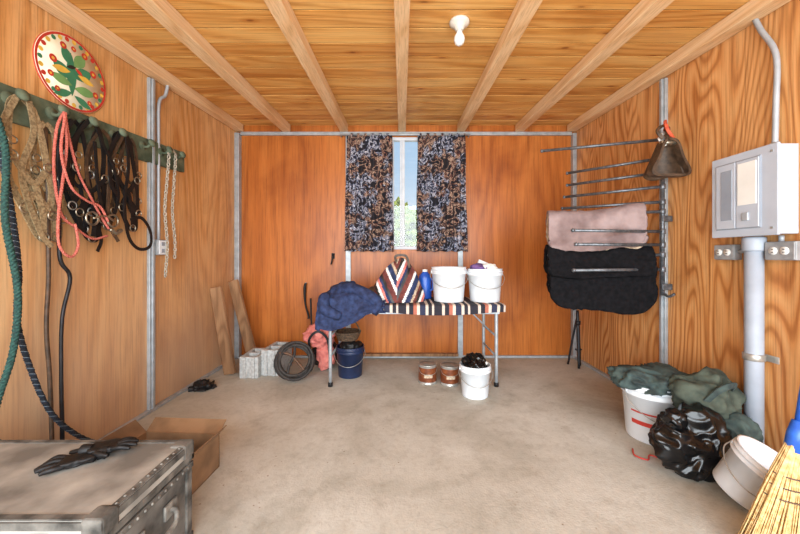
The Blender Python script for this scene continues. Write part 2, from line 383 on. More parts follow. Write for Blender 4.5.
o=B('trim_7'); o.box((XL+.05,YB-.03,2.385),(XR-.04,YB,2.42),'galv',.003); o.done()
o=B('baseboard_back'); o.box((XL+.05,YB-.035,0),(XR-.04,YB,.022),'galv',.003); o.box((-.42,YB-.06,.022),(.6,YB-.005,.05),'rawwood',.003); o.done()
o=B('baseboard_left'); o.box((XL,YF,0),(XL+.035,3.5,.02),'galv',.003); o.done()
o=B('baseboard_right'); o.box((XR-.035,YF,0),(XR,3.5,.02),'galv',.003); o.done()
# window
o=B('window_1'); y0,y1=YB-.005,YB+.05
fw=.035
o.box((wx0,y0,wz0),(wx0+fw,y1,wz1),'wframe',.004); o.box((wx1-fw,y0,wz0),(wx1,y1,wz1),'wframe',.004)
o.box((wx0,y0,wz0),(wx1,y1,wz0+fw),'wframe',.004); o.box((wx0,y0,wz1-fw),(wx1,y1,wz1),'wframe',.004)
o.box((.0,y0-.004,wz0+fw),(.03,y1-.01,wz1-fw),'wframe',.004); o.box((-.10,y0+.012,wz0+fw),(-.085,y1-.005,wz1-fw),'wframe',.003)
o.box((-.022,y0+.008,wz0+fw),(-.002,y1-.01,wz1-fw),'wframe',.003)
o.box((wx0+fw,YB+.025,wz0+fw),(wx1-fw,YB+.03,wz1-fw),'glass'); o.done()
def curtain(x0,x1,xb0,xb1,ph):
    o=B('curtain')
    def f(u,v):
        z=2.385-v*1.245; a=x0+(xb0-x0)*v; b_=x1+(xb1-x1)*v
        fold=math.sin(u*2*math.pi*6.5+ph+.6*math.sin(v*3+u*5))*.024*(.6+.5*v)
        return Vector((a+(b_-a)*u+.004*math.sin(v*9), YB-.065+fold+.008*noise.noise(Vector((u*9,v*4,ph))), z+.006*math.sin(u*30)*v))
    o.grid(f,110,40,'curtain'); return o.done(solid=.003)
curtain(-.585,-.105,-.61,-.09,0); curtain(.165,.665,.155,.69,1.7)
o=B('curtain_rod'); o.cyl((-.66,YB-.065,2.375),(.72,YB-.065,2.375),.009,'galv'); o.box((-.66,YB-.065,2.365),(-.65,YB-.0,2.385),'galv'); o.box((.71,YB-.065,2.365),(.72,YB-.0,2.385),'galv'); o.done()
# ---------------------------------------------------------------- outside
o=B('ground_exterior'); o.box((-40,-30,-.16),(40,40,-.105),'grass'); o.done(recenter=False)
for i,(x,y,r,h) in enumerate([(.25,9.5,.9,2.7),(1.9,11,1.3,2.6),(-1.1,10,1.2,2.5),(-4,12,1.5,2.2),(4.5,12,1.5,2.2),(.0,14,1.8,3.2)]):
    o=B('tree'); o.tube([(x,y,-.1),(x+.05,y,.5),(x,y,h*.6)],[.12,.09,.05],'bark')
    for j in range(7):
        a=random.random()*6.3; o.blob((x+math.cos(a)*r*.4,y+math.sin(a)*r*.4,h*.55+random.uniform(-.45,.35)),(r*.6,r*.6,r*.5),'leaf',amp=.5,freq=3,sub=4,seed=i*7+j,crease=1)
    o.done()
# ---------------------------------------------------------------- ceiling light
o=B('ceiling_light'); zc=zr(1.84)+.077
o.lathe([(.001,0),(.054,0),(.056,-.012),(.046,-.022),(.028,-.032),(.022,-.05),(.001,-.05)],(.32,1.84,zc),'ceramic')
o.lathe([(.001,-.048),(.014,-.05),(.017,-.065),(.028,-.088),(.030,-.104),(.023,-.124),(.011,-.133),(.001,-.134)],(.32,1.84,zc),'bulb'); o.done()
# ---------------------------------------------------------------- hex sign on left wall
o=B('hex_sign_plate'); cy,cz,R=1.778,2.075,.193
o.lathe([(.001,.0),(R*.97,0),(R,.004),(R,.012),(.001,.012)],(XL,cy,cz),['cream','cream','sred','cream'],seg=64,axis=(1,0,0))
def poly(pts,x,mk):
    o.add([(x,cy+a*R,cz+b_*R) for a,b_ in pts],[list(range(len(pts)))],mk,False)
X0=XL+.0125
def annulus(r0,r1,x,mk,n=64):
    for i in range(n):
        a=2*math.pi*i/n; b_=2*math.pi*(i+1)/n
        poly([(r0*math.cos(a),r0*math.sin(a)),(r1*math.cos(a),r1*math.sin(a)),(r1*math.cos(b_),r1*math.sin(b_)),(r0*math.cos(b_),r0*math.sin(b_))],x,mk)
annulus(.93,.99,X0,'sred')
def circ(a,b_,r,x,mk,n=14): poly([(a+r*math.cos(2*math.pi*k/n),b_+r*math.sin(2*math.pi*k/n)) for k in range(n)],x,mk)
for i in range(28):
    a=2*math.pi*i/28; circ(.87*math.cos(a),.87*math.sin(a),.06,X0+.0004,['sred','syellow','sgreen','syellow'][i%4])
def leaf(a,b_,L,W,deg,mk,dx):
    ang=math.radians(deg); pts=[]
    for k in range(17):
        t=k/16; pts.append((t*L,W*math.sin(math.pi*t)))
    for k in range(1,16):
        t=1-k/16; pts.append((t*L,-W*math.sin(math.pi*t)))
    ca,sa=math.cos(ang),math.sin(ang); poly([(a+p*ca-q*sa,b_+p*sa+q*ca) for p,q in pts],X0+dx,mk)
for ii,(a,b_,L,W,dg,mk) in enumerate([(-.05,-.65,1.2,.14,92,'sgreen'),(-.05,-.2,.62,.17,150,'sgreen'),(-.02,-.1,.66,.18,35,'sgreen'),(-.05,.15,.56,.15,120,'sgreen'),(0,.2,.55,.15,55,'slime'),
    (-.05,-.35,.62,.12,175,'slime'),(0,-.4,.66,.13,8,'slime'),(-.05,-.55,.55,.10,205,'sgreen'),(.0,-.6,.55,.10,-20,'sgreen'),(-.1,0,.5,.09,190,'syellow'),(.1,.02,.5,.09,-8,'syellow')]):
    leaf(a,b_,L,W,dg,mk,.0006+.0002*(ii%6))
for (a,b_,r) in [(-.56,.12,.10),(.56,.28,.10),(-.3,.62,.09),(.3,.66,.09),(-.62,-.3,.08),(.64,-.3,.09),(-.02,.68,.07),(.45,-.62,.07),(-.45,-.62,.07)]:
    circ(a,b_,r,X0+.0020,'sred'); circ(a,b_,r*.4,X0+.0024,'syellow')
leaf(-.22,.08,.30,.05,25,'sblack',.0026); leaf(.02,.18,.26,.05,-30,'sred',.0028)
o.done()
# ---------------------------------------------------------------- tack rail, left wall
def rz(y): return 1.775+(y-1.41)*.055
o=B('tack_rail')
vs=[];y0,y1=1.12,2.66
for y in (y0,y1):
    for x,dz in ((XL+.001,-.078),(XL+.026,-.078),(XL+.026,.078),(XL+.001,.078)): vs.append((x,y,rz(y)+dz))
o.add(vs,BOXF,'railgreen',False)
hooks=[1.30,1.47,1.65,1.81,2.0,2.23,2.40,2.54]
for y in hooks:
    z=rz(y)+.02
    o.tube([(XL+.02,y,z),(XL+.06,y,z-.01),(XL+.085,y,z+.015)],.008,'railgreen'); o.lathe([(.001,0),(.02,0),(.028,.012),(.02,.024),(.001,.026)],(XL+.08,y,z+.012),'railgreen',seg=16,axis=(1,0,.3))
    o.lathe([(.03,0),(.03,.006),(.001,.007)],(XL+.026,y,z),'railgreen',seg=16,axis=(1,0,0))
o.done()
def W(x,y0,z0,pts,sy=1,sz=1,jit=.006):
    return [(x+random.uniform(-jit,jit)+.012*math.sin(3*a+5*b_),y0+a*sy,z0+b_*sz) for a,b_ in pts]
def halter(name,y,z,mk,w=.022,sy=1,sz=1,x=None,seed=0,lean=0,ringm='brass'):
    random.seed(seed); o=B(name); x=x or XL+.065
    L=lambda pts:[(a+lean*(-b_),b_) for a,b_ in pts]
    def st(pts,ww=w,dx=0,**k): o.strap(W(x+dx,y,z,L(pts),sy,sz),ww,.005,mk,**k)
    st([(0,.01),(-.045,-.03),(-.065,-.12),(-.075,-.24)]); st([(0,.01),(.04,-.03),(.06,-.13),(.07,-.26)],dx=.006)
    st([(-.075,-.24),(-.085,-.34),(-.06,-.45)]); st([(.07,-.26),(.075,-.36),(.055,-.47)],dx=.006)
    st([(-.06,-.45),(-.01,-.39),(.055,-.47)],w*1.15,dx=.012); st([(-.06,-.45),(-.02,-.56),(.03,-.57),(.055,-.47)],dx=.0)
    st([(-.075,-.24),(-.01,-.34),(.07,-.26)],w*.9,dx=.014); st([(0,-.34),(.01,-.46),(.0,-.56)],w*.9,dx=.018)
    st([(-.03,.0),(-.10,-.14),(-.12,-.32),(-.085,-.38)],w*.8,dx=.02)
    for a,b_ in ((-.075,-.24),(.07,-.26),(-.06,-.45),(.055,-.47),(0,-.57)):
        aa=a+lean*(-b_); o.ring((x+.006,y+aa*sy,z+b_*sz),.021,.0035,ringm)
    bx=(x+.012,y+(-.07+lean*.18)*sy,z-.18*sz); o.ring(bx,.017,.003,ringm)
    return o
halter('rope_halter',1.485,1.80,'khaki',w=.03,sy=1.0,sz=1.08,seed=1,lean=.16).done()
o=halter('nylon_halter',1.60,1.73,'khaki',w=.024,sy=.8,sz=.95,seed=5,lean=.10,x=XL+.045)
o.strap(W(XL+.08,1.50,1.80,[(0,0),(.03,-.14),(-.02,-.34),(.05,-.58),(.10,-.66)]),.024,.005,'khaki'); o.done()
random.seed(3)
o=B('lead_rope'); x=XL+.095
o.rope(W(x,1.645,1.81,[(0,0),(-.03,-.10),(-.035,-.3),(-.01,-.5),(.05,-.56),(.16,-.62),(.26,-.60)]),.007,'redrope')
o.rope(W(x,1.645,1.81,[(0,0),(.035,-.12),(.09,-.28),(.15,-.40),(.22,-.50),(.26,-.56)]),.007,'redrope')
o.rope(W(x+.01,1.645,1.81,[(-.01,0),(.01,-.16),(.0,-.34),(-.03,-.5),(-.04,-.66),(.02,-.72),(.06,-.66),(.05,-.55)]),.007,'redrope')
o.rope(W(x+.014,1.645,1.81,[(0,0),(-.02,-.2),(.03,-.36),(.12,-.42),(.2,-.44),(.24,-.52)]),.007,'redrope')
o.tube(W(x+.01,1.645,1.81,[(.26,-.56),(.3,-.58),(.33,-.56)]),.012,'brass'); o.done()
o=halter('leather_bridle',1.82,1.83,'black',w=.026,sy=1.15,sz=1.12,seed=8,lean=.0)
o.strap(W(XL+.085,1.82,1.83,[(.0,0),(.05,-.1),(.13,-.22),(.17,-.38),(.12,-.52),(.05,-.46),(.03,-.3),(.01,-.1)]),.018,.005,'black')
o.ring((XL+.09,1.80,1.80-.50),.035,.006,'brass'); o.ring((XL+.09,1.93,1.80-.50),.035,.006,'brass'); o.tube([(XL+.095,1.80,1.3),(XL+.10,1.865,1.32),(XL+.095,1.93,1.3)],.006,'brass'); o.done()
o=halter('leather_bridle',2.02,1.84,'black',w=.028,sy=1.1,sz=1.0,seed=11,lean=.12)
o.strap(W(XL+.09,2.02,1.84,[(.0,0),(.03,-.2),(.0,-.42),(.02,-.62),(.10,-.70),(.19,-.68),(.20,-.58),(.13,-.50),(.04,-.52)]),.02,.005,'black')
o.strap(W(XL+.08,2.02,1.84,[(.0,0),(-.06,-.15),(-.09,-.35),(-.10,-.55),(-.05,-.66)]),.02,.005,'brownl'); o.done()
o=halter('leather_bridle',1.90,1.81,'brownl',w=.022,sy=.95,sz=.95,seed=21,lean=.05,x=XL+.05)
o.strap(W(XL+.06,1.86,1.82,[(0,0),(-.05,-.2),(-.02,-.45),(.03,-.62),(.0,-.70)]),.018,.005,'black'); o.done()
o=halter('nylon_halter',1.74,1.80,'blackm',w=.022,sy=.9,sz=.98,seed=31,lean=.10,x=XL+.05,ringm='tin'); o.done()
o=halter('nylon_halter',2.10,1.83,'brownl',w=.02,sy=.8,sz=.8,seed=37,lean=.06,x=XL+.045,ringm='brass'); o.done()
o=B('chain_lead')
for dy,L_,mk in ((0,.92,'chain'),(.07,.80,'chain')):
    y=2.40+dy; z=rz(y)+.03; n=int(L_/.026)
    for i in range(n):
        zz=z-.02-i*.026; c=Vector((XL+.085-.02*min(1,i/6),y+.012*math.sin(i*.3)+dy*.2*i/n,zz))
        e=Vector((.009,0,0)) if i%2 else Vector((0,.009,0))
        o.tube([c+Vector((0,0,.017)),c+e,c-Vector((0,0,.017)),c-e],.0045,mk,seg=6,n=3,closed=True)
o.tube([(XL+.08,2.40,1.86),(XL+.085,2.435,1.88),(XL+.08,2.47,1.86)],.006,'chain'); o.done()
o=B('coiled_rope'); x=XL+.09
o.rope([(x,1.30,1.79),(x,1.37,1.6),(x,1.42,1.35),(x,1.455,1.03),(x,1.45,.8),(x,1.52,.52),(x,1.60,.32),(x+.02,1.70,.17),(x+.06,1.80,.05),(x+.10,1.72,.02)],.012,'darkrope')
o.done()
o=B('green_lead_rope'); o.rope([(x+.035,1.30,1.79),(x+.03,1.38,1.55),(x+.03,1.38,1.25),(x+.03,1.425,.95),(x+.03,1.41,.7),(x+.03,1.36,.52),(x+.05,1.31,.40)],.013,'greenrope',pitch=.05); o.done()
o=B('riding_reins'); x=XL+.05
o.tube([(x,1.60,1.72),(x,1.61,1.35),(x,1.615,1.0),(x,1.605,.75),(x,1.62,.5),(x,1.63,.2),(x,1.63,.012)],.009,'brownl')
o.tube([(x,1.66,1.70),(x,1.665,1.3),(x,1.67,1.08),(x,1.72,.98),(x,1.68,.78),(x,1.675,.5),(x,1.68,.2),(x,1.68,.012)],[.009,.009,.008,.010],'blackm')
o.done()
o=B('electrical_outlet'); o.tube([(XL+.04,2.46,2.40),(XL+.03,2.44,2.28),(XL+.02,2.39,2.20),(XL+.02,2.385,1.9),(XL+.02,2.385,1.2)],.011,'conduit')
o.box((XL,2.345,1.10),(XL+.05,2.425,1.21),'outlet',.004); o.box((XL+.05,2.35,1.105),(XL+.054,2.42,1.205),'white',.002)
for z in (1.13,1.18): o.box((XL+.0535,2.37,z-.014),(XL+.056,2.40,z+.014),'panel_d',.002)
o.done()
# ---------------------------------------------------------------- trunk
o=B('storage_trunk'); x0,x1,y0,y1,zt=-1.62,-.82,.90,1.29,.375
o.box((x0+.008,y0+.008,.0),(x1-.008,y1-.008,.30),'trunkside',.006); o.box((x0,y0,.305),(x1,y1,zt),'trunktop',.008,seg=3)
for (a,b_) in ((x0,y0),(x1,y0),(x0,y1),(x1,y1)):
    sx=1 if a==x0 else -1; sy=1 if b_==y0 else -1
    lo=(min(a,a+sx*.03),min(b_,b_+sy*.03),.0); hi=(max(a,a+sx*.03),max(b_,b_+sy*.03),.302); o.box(lo,hi,'trunkmetal',.003)
    c=Vector((a+sx*.024,b_+sy*.024,zt-.02)); o.box(c-Vector((.03,.03,.031)),c+Vector((.03,.03,.026)),'trunkmetal',.008)
for z,e in ((.0,.0035),(.275,.0035),(.306,.0045),(zt-.026,.0045)):
    o.box((x0-e,y0-e,z),(x1+e,y0+.01,z+.022),'trunkmetal',.002); o.box((x0-e,y1-.01,z),(x1+e,y1+e,z+.022),'trunkmetal',.002)
    o.box((x1-.01,y0-e,z),(x1+e,y1+e,z+.022),'trunkmetal',.002); o.box((x0-e,y0-e,z),(x0+.01,y1+e,z+.022),'trunkmetal',.002)
for (lo,hi) in (((x0,y0,zt-.002),(x0+.02,y1,zt+.003)),((x1-.02,y0,zt-.002),(x1,y1,zt+.003)),((x0+.02,y0,zt-.002),(x1-.02,y0+.02,zt+.003)),((x0+.02,y1-.02,zt-.002),(x1-.02,y1,zt+.003))): o.box(lo,hi,'trunkmetal',.001)
for i in range(12):
    yy=y0+.03+i*(y1-y0-.06)/11; o.lathe([(.006,0),(.004,.003),(.001,.004)],(x1+.003,yy,.286),'latch',seg=8,axis=(1,0,0)); o.lathe([(.005,0),(.003,.002),(.001,.003)],(x1-.010,yy,zt+.003),'latch',seg=8)
    o.lathe([(.006,0),(.004,.003),(.001,.004)],(x1+.003,yy,.011),'latch',seg=8,axis=(1,0,0))
o.tube([(x1,1.02,.20),(x1+.02,1.02,.195),(x1+.035,1.05,.17),(x1+.035,1.14,.17),(x1+.02,1.17,.195),(x1,1.17,.20)],.008,'latch')
o.box((x1-.005,.99,.175),(x1+.004,1.05,.225),'latch',.002); o.box((x1-.005,1.14,.175),(x1+.004,1.20,.225),'latch',.002)
for xx in (-1.45,-1.22,-.99): o.box((xx-.03,y0-.01,.24),(xx+.03,y0,.34),'latch',.004)
o.done()
def gl(o,mk,seed,curl=1):
    o.blob((0,0,.014),(.055,.046,.014),mk,amp=.25,freq=14,sub=4,floor=.0,seed=seed,box=1)
    for i,(y,L) in enumerate(((-.036,.062),(-.013,.08),(.012,.075),(.035,.058))):
        b_=random.uniform(-.01,.01); o.tube([(.04,y*.9,.014),(.05+L*.4,y*1.15,.02*curl+b_*.3),(.05+L*.8,y*1.3+b_,.014),(.052+L,y*1.4+b_,.010)],[.011,.0115,.0105,.006],mk,seg=10)
    o.tube([(-.02,-.04,.012),(.01,-.068,.016),(.045,-.085,.013)],[.013,.012,.008],mk,seg=10)
    o.tube([(-.05,0,.014),(-.07,.0,.016),(-.085,.004,.014)],[.024,.026,.028],mk,seg=12)
def glove(name,c,ang,scale=1,z=0,mk='black',seed=0,flip=1):
    random.seed(seed); o=B(name); o.M=Matrix.Translation((c[0],c[1],z))@Matrix.Rotation(ang,4,'Z')@Matrix.Scale(scale,4)
    gl(o,mk,seed); return o
zg=zt+.0035
o=glove('work_gloves',(-1.12,1.15),math.radians(215),.85,zg,seed=2)
o.M=Matrix.Translation((-1.08,1.20,zg+.012))@Matrix.Rotation(math.radians(20),4,'Z')@Matrix.Scale(.75,4); gl(o,'black',6); o.done()
o=glove('leather_glove',(-1.65,2.70),.5,.9,0,seed=4); o.M=Matrix.Translation((-1.62,2.72,.02))@Matrix.Rotation(2.4,4,'Z')@Matrix.Scale(.9,4); gl(o,'black',5)
o.M=Matrix(); o.blob((-1.64,2.71,.035),(.06,.05,.035),'black',amp=.4,freq=14,sub=4,floor=0,seed=31,crease=1); o.done()
# cardboard box
o=B('cardboard_box'); o.M=Matrix.Translation((-1.16,1.56,0))@Matrix.Rotation(-.06,4,'Z')
a,b_,h,t=.20,.17,.17,.006
o.box((-a,-b_,0),(a,b_,t),'card'); o.box((-a,-b_,0),(-a+t,b_,h),'card'); o.box((a-t,-b_,0),(a,b_,h),'card'); o.box((-a,-b_,0),(a,-b_+t,h),'card'); o.box((-a,b_-t,0),(a,b_,h),'card')
o.slab([(a,-b_,h),(a,b_,h),(a+.04,b_,h+.045),(a+.04,-b_,h+.045)],.004,'card')
o.slab([(-a,b_,h),(a,b_,h),(a,b_+.06,h+.045),(-a,b_+.06,h+.045)],.004,'card')
o.slab([(-a,-b_,h),(-a,b_,h),(-a-.06,b_,h+.06),(-a-.06,-b_,h+.06)],.004,'card')
o.box((-.15,-.12,t),(.1,.1,.07),'rawwood',.004,Matrix.Rotation(.3,3,'Z')); o.box((-.02,-.1,.075),(.14,-.02,.11),'brownl',.004,Matrix.Rotation(-.5,3,'Z')); o.done()
for p0,p1,w in (((-1.57,3.02,.012),(-1.725,3.06,.80),.11),((-1.46,3.27,.012),(-1.71,3.34,.84),.10)):
    o=B('wood_plank'); o.obox(p0,p1,w,.036,'rawwood',up=(.15,1,0),bev=.004); o.done()
def cinder(c,L,Wd,H,rz_):
    o=B('cinder_block'); o.M=Matrix.Translation(c)@Matrix.Rotation(rz_,4,'Z'); th=.03
    o.box((-Wd/2,-L/2,0),(-Wd/2+th,L/2,H),'block',.004); o.box((Wd/2-th,-L/2,0),(Wd/2,L/2,H),'block',.004)
    for yy in (-L/2+.001,-th/2,L/2-th-.001): o.box((-Wd/2+.002,yy,0.001),(Wd/2-.002,yy+th,H-.001),'block',.004)
    o.box((-Wd/2+.03,-L/2-.012,0.002),(-Wd/2+.06,-L/2+.01,H-.004),'block',.004); o.box((Wd/2-.06,-L/2-.012,0.002),(Wd/2-.03,-L/2+.01,H-.004),'block',.004)
    o.done()
cinder((-1.37,3.09,0),.30,.165,.19,.03); cinder((-1.19,3.15,0),.30,.165,.235,-.08)
# coiled hose
o=B('coiled_hose'); n=Vector((.30,-.80,.52)).normalized(); c=Vector((-.95,2.93,.165)); q=Vector((0,0,1)).rotation_difference(n)
pts=[]; random.seed(12)
for i in range(24*6):
    t=i/24; a=2*math.pi*t; r=.145+.018*math.sin(t*2.1)+.006*math.sin(a*2+t); h=-.026+.010*t
    pts.append(c+q@Vector((r*math.cos(a),r*math.sin(a),h)))
pts=[Vector((p.x,p.y,max(p.z,.013))) for p in pts]
o.tube(pts,.0125,'rubber',seg=10,raw=True)
o.tube([c+q@Vector((-.15,.02,.02)),c+q@Vector((-.06,.03,.03)),c+q@Vector((.03,-.02,.03)),c+q@Vector((.12,-.08,.02))],.012,'rust',seg=10)
o.tube([c+q@Vector((-.05,.14,.02)),c+q@Vector((-.02,.03,.035)),c+q@Vector((-.03,-.08,.02)),c+q@Vector((-.01,-.15,.01))],.012,'rubber',seg=10)
o.done()
o=B('duffel_bag'); o.blob((-.74,3.25,.135),(.13,.14,.14),'black',amp=.18,freq=5,floor=0,seed=3)
o.blob((-.79,3.17,.335),(.15,.12,.105),'salmon',amp=.28,freq=7,seed=5,crease=.8)
o.blob((-.72,3.13,.15),(.075,.05,.13),'salmon',amp=.3,freq=7,seed=6,crease=.8,floor=0)
o.strap([(-.86,3.08,.22),(-.85,3.03,.33),(-.77,3.02,.40),(-.69,3.04,.33),(-.67,3.06,.18)],.022,.005,'blackm',nrm=(0,1,0))
o.tube([(-.90,3.3,.25),(-.92,3.34,.5),(-.93,3.36,.66)],.010,'black'); o.done()
o=B('hanging_hook'); o.tube([(-1.03,YB-.03,.80),(-1.04,YB-.03,.74),(-1.035,YB-.03,.58),(-1.0,YB-.03,.45),(-1.0,YB-.03,.42)],[.012,.018,.010,.010,.014],'black'); o.tube([(-1.03,YB,.80),(-1.03,YB-.03,.80)],.005,'galv')
o.done()
o=B('wall_hook'); o.tube([(-.74,YB,1.10),(-.74,YB-.03,1.10),(-.75,YB-.035,1.03),(-.76,YB-.03,1.0)],.008,'black'); o.box((-.76,YB-.006,1.06),(-.725,YB,1.12),'black',.002); o.done()
# ---------------------------------------------------------------- table
o=B('folding_table'); tx0,tx1,ty0,ty1,tz=-.66,.84,2.72,3.24,.68
o.box((tx0,ty0,tz-.035),(tx1,ty1,tz),'panel_d',.01,seg=3)
o.box((tx0+.03,ty0+.015,tz-.07),(tx1-.03,ty0+.03,tz-.034),'galv',.002); o.box((tx0+.03,ty1-.03,tz-.07),(tx1-.03,ty1-.015,tz-.034),'galv',.002)
for x in (-.60,.79):
    s=1 if x<0 else -1
    o.tube([(x,ty0+.045,0.012),(x,ty0+.045,tz-.06),(x,ty0+.07,tz-.045),(x,ty1-.07,tz-.045),(x,ty1-.045,tz-.06),(x,ty1-.045,0.012)],.0145,'galv',seg=12,n=4)
    for y in (ty0+.045,ty1-.045): o.lathe([(.001,0),(.02,0),(.02,.03),(.016,.035)],(x,y,0),'blackm',seg=14)
    o.tube([(x,ty0+.05,.25),(x,ty1-.05,.25)],.009,'galv',raw=True)
    o.tube([(x,(ty0+ty1)/2,tz-.05),(x+s*.18,(ty0+ty1)/2,tz-.045)],.008,'galv',raw=True); o.tube([(x,(ty0+ty1)/2,.42),(x+s*.22,(ty0+ty1)/2,tz-.04)],.007,'galv',raw=True)
    o.tube([(x,ty0+.045,.42),(x,ty1-.045,.42)],.009,'galv',raw=True)
o.done()
o=B('striped_blanket')
def f(u,v):
    x=-.30+1.15*u; s=v*.62
    w=.006*noise.noise(Vector((x*6,v*5,0)))
    d0=.50
    if s<d0: y=3.22-s; z=tz+.006+abs(w)*1.5
    else:
        q=s-d0; y=2.72-.012-.006*math.sin(x*14)*min(1,q*12); z=tz+.006-q*(.9+.2*math.sin(x*5))*.62
        y-=.002
    return Vector((x,y+w*.3,z))
o.grid(f,90,50,'blanket'); o.done(solid=.006)
o=B('denim_jacket')
def f(u,v):
    x=-.70+.56*u; s=v
    hump=.15*math.exp(-((u-.40)/.33)**2)*math.exp(-((v-.35)/.26)**2)
    n1=noise.noise(Vector((x*9,v*6,2.)))*.036+noise.noise(Vector((x*20,v*14,5.)))*.022
    edge=.15+.06*math.sin(u*5+.5)-.10*max(0,u-.6)
    if v<.62: y=3.12-v/.62*.40; z=tz+.016+hump+max(0,n1+.015)
    else:
        q=(v-.62)/.38; y=2.705-.035*math.sin(q*1.6)-n1*.6; z=tz+.016-q*edge+hump
        if q<.15: z=tz+.016+max(0,n1+.015)*(1-q/.15)+hump-q*edge
    if x<tx0-.01: z-=.02
    return Vector((x+n1*.5,y,z))
o.grid(f,80,80,'navy')
o.tube([(-.60,2.95,tz+.10),(-.45,2.80,tz+.13),(-.30,2.74,tz+.09),(-.20,2.72,tz+.02),(-.24,2.69,tz-.05)],[.05,.055,.05,.045,.04],'navy',seg=16)
o.tube([(-.62,2.85,tz+.05),(-.64,2.72,tz+.06),(-.62,2.675,tz-.02),(-.50,2.67,tz-.08)],[.04,.045,.045,.03],'navy',seg=16)
o.done(solid=.008)
# slumped striped saddle bag
o=B('striped_saddle_bag'); cx,cy_=-.045,2.93
cols=['sblack','maroon','maroon','label','navy','navy','fleece','maroon','sblack','label','salmon','navy']
def f(u,v):
    a=2*math.pi*u; r=max(0,(1-v**1.45))**.62
    wr=1+.05*math.sin(a*7+v*3)*(v+.2)+.06*noise.noise(Vector((math.cos(a)*2,math.sin(a)*2,v*3)))
    lx=.04*v*v
    X=cx+lx+.245*r*math.cos(a)*wr; Y=cy_+.135*r*math.sin(a)*wr
    return Vector((X,Y,tz+.014+.37*v*(1+.04*math.sin(a*2))))
def stripe(i,j):
    u=(i+.5)/160; v=(j+.5)/50; p=f(u,v); s=(p.x-cx)*1.0-(p.z-tz)*.45*(1 if p.x>cx+.0 else -1)
    return cols[int((s+.6)/.0235)%12]
o.grid(f,160,50,stripe,cu=True)
o.strap([(cx+.0,cy_-.03,tz+.35),(cx-.01,cy_-.05,tz+.41),(cx+.08,cy_-.05,tz+.41),(cx+.11,cy_-.03,tz+.31)],.022,.006,'brownl',nrm=(0,1,0))
o.blob((cx-.19,cy_+.02,tz+.08),(.08,.09,.06),'brownl',amp=.25,freq=8,sub=4,floor=tz+.012,seed=9); o.done()
def bucket(o,c,R,h,mk,tilt=None,bail=True,seg=40):
    o.M=Matrix.Translation(c)@(tilt if tilt else Matrix())
    rb=R*.84
    o.lathe([(.001,0),(rb,0),(rb+.002,.006),(rb+(R-rb)*.8,h*.80),(R+.006,h*.805),(R+.006,h*.83),(R-.002,h*.84),(R-.001,h*.90),(R+.006,h*.905),(R+.006,h*.93),(R,h*.94),(R,h*.985),(R+.004,h),(R-.004,h),(R-.006,h*.97),(rb-.006,.012),(.001,.012)],(0,0,0),mk,seg=seg)
    if bail:
        o.tube([(R+.006,0,h*.86),(R+.012,-.04,h*.7),(R*.7,-R*.85,h*.50),(0,-R*1.12,h*.42),(-R*.7,-R*.85,h*.50),(-R-.012,-.04,h*.7),(-R-.006,0,h*.86)],.0025,'tin',seg=6)
        for s in (1,-1): o.lathe([(.012,0),(.012,.008),(.001,.009)],(s*(R-.002),0,h*.86),mk,seg=12,axis=(s,0,0))
o=B('plastic_bucket'); bucket(o,(.415,2.93,tz+.014),.152,.30,'white'); o.M=Matrix(); o.done()
o=B('plastic_bucket'); bucket(o,(.735,2.93,tz+.014),.150,.285,'white'); o.M=Matrix()
o.blob((.70,2.93,tz+.29),(.08,.08,.055),'purple',amp=.3,freq=12,sub=4,seed=2,crease=.8)
o.blob((.78,2.92,tz+.275),(.07,.08,.055),'label',amp=.4,freq=12,sub=4,seed=4,crease=1)
o.box((.66,2.97,tz+.20),(.80,3.0,tz+.36),'label',.004,Matrix.Rotation(.4,3,'Y')); o.done()
o=B('plastic_jug'); o.lathe([(.001,0),(.055,0),(.06,.01),(.06,.19),(.05,.22),(.03,.24),(.024,.25),(.024,.27),(.001,.275)],(.215,3.08,tz+.014),['blue','blue','blue','blue','blue','blue','label','label'],seg=28,sy=.75)
o.tube([(.262,3.05,tz+.21),(.285,3.05,tz+.18),(.283,3.05,tz+.11),(.262,3.05,tz+.09)],.009,'blue'); o.done()
o=B('plastic_bucket'); bucket(o,(.575,2.60,0),.118,.245,'white'); o.M=Matrix()
o.blob((.575,2.60,.25),(.095,.095,.07),'blackpl',amp=.35,freq=8,sub=5,seed=8,crease=.8); o.blob((.63,2.57,.26),(.04,.04,.03),'label',amp=.35,freq=14,sub=3,seed=3); o.done()
def can(x,y):
    o=B('paint_can'); r=.078
    o.lathe([(.001,0),(r,0),(r+.003,.003),(r+.003,.008),(r,.012),(r,.022),(r,.140),(r,.150),(r+.003,.154),(r+.003,.162),(r-.006,.164),(r-.012,.156),(r-.014,.160),(.001,.160)],(x,y,0),['tin']*5+['copper']*1+['tin']*7,seg=40)
    for k in range(-3,3):
        a=math.radians(-90+k*9); a2=math.radians(-90+(k+1)*9); rr=r+.0012
        o.add([(x+rr*math.cos(a),y+rr*math.sin(a),.06),(x+rr*math.cos(a2),y+rr*math.sin(a2),.06),(x+rr*math.cos(a2),y+rr*math.sin(a2),.09),(x+rr*math.cos(a),y+rr*math.sin(a),.09)],[[0,1,2,3]],'fleece',False)
    o.tube([(x+r,y,.13),(x+r*.8,y-r*.75,.10),(x,y-r*1.08,.085),(x-r*.8,y-r*.75,.10),(x-r,y,.13)],.002,'tin',seg=6); o.done()
can(.222,2.86); can(.408,2.83)
o=B('feed_bucket'); bucket(o,(-.475,3.03,0),.125,.27,'navyb'); o.M=Matrix()
o.blob((-.475,3.03,.27),(.10,.10,.05),'black',amp=.35,freq=10,sub=4,seed=5); o.done()
o=B('wicker_basket')
